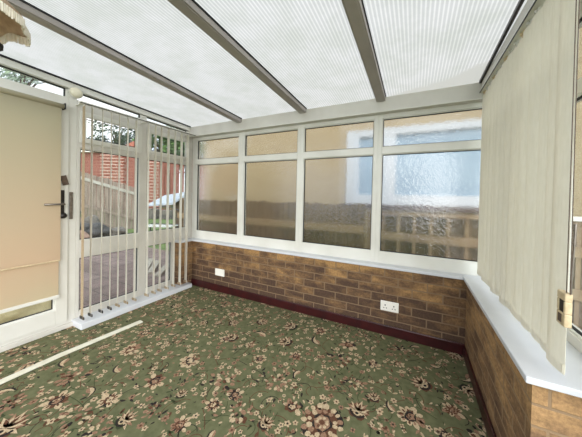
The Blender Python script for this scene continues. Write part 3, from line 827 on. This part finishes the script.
# ------------------------------------------------------------------ outside left: garden
def quadstrip_fence(name, A, Bp, zA, zB, label, board, rail, group=None, rail_dz=.2, bw=.11, gap=.012, z0=-.1):
    f = empty(name, (A+Bp)/2)
    f.location.z = 0
    d = Bp-A; L = math.hypot(d.x, d.y); u = Vector((d.x/L, d.y/L, 0)); s = Vector((-u.y, u.x, 0))
    if s.dot(Vector((CAM.x-A.x, CAM.y-A.y, 0))) < 0: s = -s
    b = B(); t = 0
    while t < L:
        zt = zA+(zB-zA)*t/L
        c = Vector((A.x, A.y, 0)) + u*(t+bw/2)
        obox(b, (c.x, c.y, (z0+zt)/2), u*(bw-gap)/2, s*.011, (0,0,(zt-z0)/2)); t += bw
    obj('boards', b, board, f)
    for dz in (rail_dz, 1.1):
        b = B()
        rm = rail if dz == rail_dz else board
        bar(b, Vector((A.x, A.y, zA-dz))+s*.035, Vector((Bp.x, Bp.y, zB-dz))+s*.035, .045, .10); obj('rail', b, rm, f)
    for t in (0, L/2, L):
        zt = zA+(zB-zA)*t/L; c = Vector((A.x, A.y, 0))+u*t-s*.06
        b = B(); obox(b, (c.x, c.y, (z0+zt+.05)/2), u*.05, s*.05, (0,0,(zt+.05-z0)/2)); obj('post', b, board, f, bevel=.005)
    fixinv(f)
    tag(f, label, 'fence', group)
gfw = mat('garden_fence_wood', (141,128,117), (112,99,90), 3, .9, stretch=(4,4,.5))
gfr = mat('garden_fence_rail', (165,162,154), (149,144,134), 6, .9)
A = at(62, 166, 7.6); Bp = at(146, 191.5, 8.6)
quadstrip_fence('garden_fence', A, Bp, A.z, Bp.z, 'grey brown garden fence with a pale rail outside the left windows', gfw, gfr)
redw = mat('red_brown_boards', (128,78,66), (110,66,54), 3, .9, stretch=(4,4,.5))
A = at(160, 158, 18.0); Bp = at(215, 160, 19.5)
quadstrip_fence('red_fence', A, Bp, A.z, Bp.z, 'reddish brown board fence beyond the lawn in the far left corner', redw, redw, bw=.34, gap=.06)

# red brick outbuilding with a sloping red roof
ob = empty('brick_outbuilding', at(120, 200, 19.0)); ob.location.z = -.1
A = at(40, 150, 19.0); Bp = at(166, 150, 19.0)
d = Vector((Bp.x-A.x, Bp.y-A.y, 0)); L = d.length; u = d.normalized(); s = Vector((-u.y, u.x, 0))
if s.dot(CAM-A) < 0: s = -s
zw = at(110, 153, 19.0).z
c = Vector(((A.x+Bp.x)/2, (A.y+Bp.y)/2, 0))
b = B(); obox(b, c-s*1.0+Vector((0,0,(zw-.1)/2)), u*L/2, s*1.0, (0,0,(zw+.1)/2)); wl = obj('house_wall', b, brick_red, ob)
b = B()
for pxa, pxb in ((103, 126), (145, 164)):
  C1 = at(pxa, 150, 19.0); C2 = at(pxb, 150, 19.0)
  cc = Vector(((C1.x+C2.x)/2, (C1.y+C2.y)/2, 0)) + s*.08; obox(b, cc+Vector((0,0,zw/2)), u*((C2-C1).length/2), s*.08, (0,0,zw/2))
  for k in range(18): obox(b, cc+s*.13+Vector((0,0,.2+k*.25)), u*((C2-C1).length/2), s*.06, (0,0,.06))
obj('brick_pier', b, brick('light_red_brick', (165,112,96), (149,90,75), (178,157,146), bw=.9, rh=.25, ms=.04), ob)
b = B()
r0, r1, zr = at(112, 150, 19.0), at(148, 150, 19.0), at(145, 138, 19.0).z
pk = at(144, 120, 19.0)
for off0, off1 in ((.25, -2.2),):
    p = [Vector((r0.x, r0.y, zw))+s*off0, Vector((r1.x, r1.y, zw))+s*off0, Vector((pk.x, pk.y, zr))+s*off0]
    q = [v - s*.5 for v in p]
    vs = [b.verts.new(v) for v in p+q]
    b.faces.new(vs[:3]); b.faces.new(vs[3:][::-1])
    for i, j in ((0,1),(1,2),(2,0)): b.faces.new([vs[i], vs[j], vs[3+j], vs[3+i]])
obj('gable_roof', b, mat('red_roof_tiles', (166,104,86), (147,83,67), 14, .8), ob)
b = B(); g0, g1 = at(40, 147, 18.9), at(104, 150.5, 18.9)
bar(b, Vector((g0.x, g0.y, zw+.04))+s*.1, Vector((g1.x, g1.y, zw+.04))+s*.1, .4, .12); obj('flat_roof_edge', b, upvc, ob)
fixinv(ob)
tag(ob, 'orange red brick outbuilding with a red gable beyond the garden fence', 'building')

# foliage
def tree(name, c, r, n, mats, label, trunk=True, flat=1.0, seed=1, leafs=.09, cat='tree'):
    t = empty(name, (c.x, c.y, -.08)); q = random.Random(seed)
    b = B()
    cents = [(c + Vector((q.gauss(0, .5), q.gauss(0, .5), q.gauss(0, .42)*flat))*1.0 if False else c + Vector((q.gauss(0, .45)*r, q.gauss(0, .45)*r, q.gauss(0, .4)*r*flat)), q.uniform(.25, .45)*r) for _ in range(14)]
    for k in range(n):
        cc, rad = q.choice(cents)
        v = Vector((q.gauss(0,1), q.gauss(0,1), q.gauss(0,1))).normalized()*rad*q.random()**.4
        p = cc+v; a = Vector((q.gauss(0,1), q.gauss(0,1), q.gauss(0,1))).normalized(); e = a.orthogonal().normalized(); g = a.cross(e)
        l = leafs*q.uniform(.6, 1.3)
        vs = [b.verts.new(p+e*l), b.verts.new(p+g*l*.45), b.verts.new(p-e*l), b.verts.new(p-g*l*.45)]
        b.faces.new(vs).material_index = q.randrange(len(mats))
    f = obj('foliage', b, mats, t)
    if trunk:
        b = B(); tube(b, [(c.x, c.y, -.08), (c.x+.05, c.y, c.z*.5), (c.x, c.y+.05, c.z)], [.09*r, .07*r, .04*r], 8)
        for _ in range(6):
            e = c+Vector((q.gauss(0,.4)*r, q.gauss(0,.4)*r, q.uniform(-.1,.5)*r)); tube(b, [(c.x, c.y, c.z*.8), tuple((Vector((c.x,c.y,c.z*.9))+e)/2), tuple(e)], [.04*r, .03*r, .01*r], 6)
        obj('trunk', b, mat('bark', (84,70,58), (62,52,44), 10, .9), t)
    fixinv(t)
    tag(t, label, cat)
dk = [mat('dark_leaf', (70,86,62), (50,66,48), 5, .8), mat('dark_leaf_grey', (92,104,92), (70,84,72), 5, .8)]
gl = [mat('green_leaf', (92,124,66), (68,96,48), 5, .8), mat('mid_leaf', (66,92,52), (52,74,42), 5, .8)]
pl = [mat('pale_leaf', (150,166,140), (124,142,116), 5, .8), mat('grey_leaf', (160,168,160), (136,146,138), 5, .8)]
tree('garden_tree', at(117, 138, 27), 2.5, 1500, dk, 'dark tree against the sky seen through the fanlight beside the door', seed=2, leafs=.21)
tree('garden_tree', at(164, 148, 25), 3.2, 3600, gl, 'green leafy tree seen through the corner fanlight', seed=3, leafs=.22)
tree('garden_tree', at(192, 150, 46), 3.8, 2200, gl, 'green tree nearest the back wall seen through the corner fanlight', seed=9, leafs=.22)
tree('garden_tree', at(20, 72, 12), 1.3, 1000, pl, 'pale wispy tree seen through the top light over the door', seed=4, leafs=.09)
q0, q1 = on(60, 258, 2, -.05), on(143, 244, 2, -.05); qd = (q1-q0).normalized(); qb = Vector((qd.y, -qd.x, 0)); qb = qb if qb.dot(q0-CAM) > 0 else -qb
shp = q0+qd*.42+qb*1.25; shp.z = .86
tree('garden_shrub', shp, .36, 900, gl+dk, 'small green shrub at the foot of the fence beside the door', False, 1.0, 5, .03, 'shrub')
tree('garden_shrub', at(173, 210, 14), .5, 700, gl, 'green bush on the lawn behind the scrolled bench', False, .8, 6, .04, 'shrub')

# rockery of separate stones
stone = mat('grey_stone', (120,115,109), (90,85,80), 7, .9, bump=.5)
stone2 = mat('pink_stone', (160,134,120), (136,110,98), 7, .9, bump=.5)
stone3 = mat('dark_stone', (84,84,86), (62,62,64), 7, .9, bump=.5)
A = on(60, 258, 2, -.05); Bp = on(143, 244, 2, -.05)
WL = (Bp-A).length
u = (Bp-A).normalized(); back = Vector((u.y, -u.x, 0))
if back.dot(A-CAM) < 0: back = -back
def bedz(v): return .10 + .16*(v-.2)
rk = [(.27,.48,.19,1,'large pinkish rock, leftmost of the rockery'),(.42,.85,.16,2,'dark rock beside the large pinkish rock in the rockery'),(.33,1.35,.12,1,'small pinkish rock at the back of the rockery by the fence'),
      (.55,.50,.18,2,'dark grey rock in the middle of the rockery front row'),(.63,1.10,.19,0,'large grey rock at the back of the rockery'),(.76,.50,.13,0,'low grey rock right of the dark rock in the front row'),(.89,.70,.13,0,'rightmost grey rock of the rockery')]
for i, (t, v, r, mi, lab) in enumerate(rk):
    b = B(); bmesh.ops.create_icosphere(b, subdivisions=3, radius=1)
    q = random.Random(i); ph = [q.uniform(0, 6) for _ in range(6)]
    for w in b.verts:
        k = 1+.18*math.sin(3*w.co.x+ph[0])+.15*math.sin(4*w.co.y+ph[1])+.12*math.sin(5*w.co.z+ph[2])
        w.co = Vector((w.co.x*r*1.1*k, w.co.y*r*k, w.co.z*r*.85*k))
    lo = min(w.co.z for w in b.verts)
    o = obj('rock', b, (stone, stone2, stone3)[mi]); p = A + u*WL*t + back*v; o.location = (p.x, p.y, bedz(v)-lo-.012)
    tag(o, lab, 'rock', 'rockery stones by the garden fence')
# soil bank under the rockery, retaining wall beside the patio
b = B()
zt = .17
hexa(b, [A, Bp, Bp+back*.18, A+back*.18, A+Vector((0,0,zt)), Bp+Vector((0,0,zt)), Bp+back*.18+Vector((0,0,zt)), A+back*.18+Vector((0,0,zt))])
rw = obj('low_garden_wall', b, brick('garden_wall_brick', (141,120,98), (112,90,72), (96,86,77), bw=.225, rh=.075, ms=.008), bevel=.01)
tag(rw, 'low brick garden wall between the patio and the rockery', 'garden wall')
b = B()
A3, B3 = A+back*.19, Bp+back*.19; e = back*1.55
for v in (A3, B3): v.z = -.08
hexa(b, [A3, B3, B3+e, A3+e, A3+Vector((0,0,.18)), B3+Vector((0,0,.18)), B3+e+Vector((0,0,.18+.16*1.55)), A3+e+Vector((0,0,.18+.16*1.55))])
tag(obj('soil_bed', b, mat('garden_soil', (110,94,78), (84,70,58), 12, .95, bump=.6)), 'raised bed of brown soil behind the low garden wall', 'soil', kind='stuff')

# four planks lying on the patio
pw = mat('sawn_plank', (171,166,157), (152,146,133), 8, .8, stretch=(4,4,4))
labs = ['pale plank on the patio, leftmost of four', 'pale plank on the patio, second of four from the left', 'pale plank on the patio, third of four from the left', 'pale plank on the patio, rightmost and nearest of four']
pls = [((138.5,270),(146,258)), ((144,271.5),(151.5,259)), ((150,273),(158,261)), ((157,276),(169,263.5))]
for (a, c), lab in zip(pls, labs):
    p, q = on(a[0], a[1], 2, -.03), on(c[0], c[1], 2, .04)
    b = B(); bar(b, p, q, .085, .03); tag(obj('plank', b, pw, bevel=.002), lab, 'plank', 'planks on the patio')

# scrolled metal bench
sb = empty('garden_bench', at(164, 228, 6.0)); sb.location.z = -.08
irm = mat('black_iron', (44,44,46), (58,58,60), 20, .5); whm = mat('white_painted_iron', (206,208,204), (188,190,186), 20, .6)
P0, P1 = at(151, 217, 6.4), at(179, 217, 6.4); u = Vector((P1.x-P0.x, P1.y-P0.y, 0)); L = u.length; u.normalize()
zt_, zs_ = at(162, 210, 6.4).z, at(162, 224, 6.4).z
s = Vector((-u.y, u.x, 0)); s = s if s.dot(CAM-P0) > 0 else -s
o0 = Vector((P0.x, P0.y, 0))
b = B()
top = [o0+u*L*t + Vector((0,0, zt_+.10*math.sin(PI*t))) for t in [i/12 for i in range(13)]]
tube(b, top, .014, 6); tube(b, [o0+Vector((0,0,zs_)), o0+u*L+Vector((0,0,zs_))], .014, 6)
for k in range(7):
    c = o0+u*L*(k+.5)/7+Vector((0,0,(zt_+zs_)/2)); R = L/15
    tube(b, [c+u*R*math.cos(a)*(1-.07*i)+Vector((0,0,1))*R*1.3*math.sin(a)*(1-.07*i) for i, a in enumerate([j*.8 for j in range(11)])], .009, 5)
obj('back_rest', b, irm, sb)
b = B()
for k in range(5):
    bar(b, o0+s*(.05+.09*k)+Vector((0,0,zs_-.02)), o0+u*L+s*(.05+.09*k)+Vector((0,0,zs_-.02)), .06, .02)
obj('seat', b, whm, sb)
for t in (0.02, .98):
    for sv in (.04, .42):
        c = o0+u*L*t+s*sv; b = B(); tube(b, [c+Vector((0,0,zs_-.03)), Vector((c.x, c.y, -.08))], .018, 6); obj('leg', b, irm, sb)
fixinv(sb)
tag(sb, 'dark scrolled metal garden bench on the edge of the lawn', 'bench')

# bird table with pale blue roof on a wooden post
bt = empty('bird_table', at(182, 225, 7.4)); bt.location.z = -.08
c = at(178, 193, 7.4); c0 = Vector((c.x, c.y, 0))
b = B(); bar(b, Vector((c.x+.08, c.y, -.08)), Vector((c.x+.08, c.y, c.z-.1)), .16, .16, up=(0,1,0)); obj('post', b, mat('brown_post', (107,93,78), (90,75,62), 5, .9, stretch=(4,4,.5)), bt, bevel=.01)
b = B(); w_ = .42
for sgn in (-1, 1):
    hexa(b, [c+RV*(-w_)+Vector((0,0,-.10)), c+RV*w_*.9+Vector((0,0,-.02)), c+RV*w_*.9+Vector((-.1,.5*sgn,-.36)), c+RV*(-w_)+Vector((-.1,.5*sgn,-.42)),
             c+RV*(-w_)+Vector((0,0,-.07)), c+RV*w_*.9+Vector((0,0,.06)), c+RV*w_*.9+Vector((-.1,.5*sgn,-.30)), c+RV*(-w_)+Vector((-.1,.5*sgn,-.38))])
obj('cover', b, mat('pale_blue_sheet', (171,179,189), (149,160,173), 5, .4), bt)
fixinv(bt)
tag(bt, 'pale blue cover on a thick wooden post near the corner window', 'garden table')
# pile of grey slabs on the lawn
for i, (px, py, lab) in enumerate([(153,209,'grey stone slab on the lawn left of the bench back'), (167,210,'grey stone slab on the lawn behind the middle of the bench')]):
    p = at(px, py, 12); b = B(); obox(b, (p.x, p.y, (p.z-.08)/2), u*.26, s*.2, (0,0,(p.z+.08)/2)); tag(obj('stone_block', b, stone, bevel=.03), lab, 'stone')

# ------------------------------------------------------------------ light
wd = bpy.data.worlds.new('overcast_sky'); S.world = wd; wd.use_nodes = True
nt = wd.node_tree; nt.nodes.clear(); L = nt.links.new
out = nt.nodes.new('ShaderNodeOutputWorld'); bg = nd(nt, 'ShaderNodeBackground', i_Strength=1.0)
tc = nd(nt, 'ShaderNodeTexCoord'); nz = nd(nt, 'ShaderNodeTexNoise', i_Scale=2.2, i_Detail=5)
mp = nd(nt, 'ShaderNodeMapping'); mp.inputs['Scale'].default_value = (1,1,2.5); L(tc.outputs['Generated'], mp.inputs['Vector']); L(mp.outputs[0], nz.inputs['Vector'])
c = ramp(nt, nz.outputs['Fac'], [(.38, (.70,.80,.95,1)), (.62, (1.0,1.0,1.0,1))])
L(c, bg.inputs['Color']); L(bg.outputs[0], out.inputs['Surface'])
fill_sun = bpy.data.lights.new('fill_sun', 'SUN'); fill_sun.energy = 2.7; fill_sun.angle = math.radians(80); fill_sun.color = (1, .97, .92)  # soft low lamp added behind the camera to brighten the overcast room
so = bpy.data.objects.new('fill_sun', fill_sun); COL.objects.link(so); so.rotation_euler = Vector((.6, -.75, .28)).to_track_quat('Z', 'Y').to_euler()
S.view_settings.view_transform = 'Standard'; S.view_settings.look = 'None'; S.view_settings.gamma = 1
S.view_settings.use_curve_mapping = False
S.view_settings.exposure = .85
S.cycles.max_bounces = 16; S.cycles.diffuse_bounces = 8; S.cycles.transparent_max_bounces = 24; S.cycles.transmission_bounces = 12
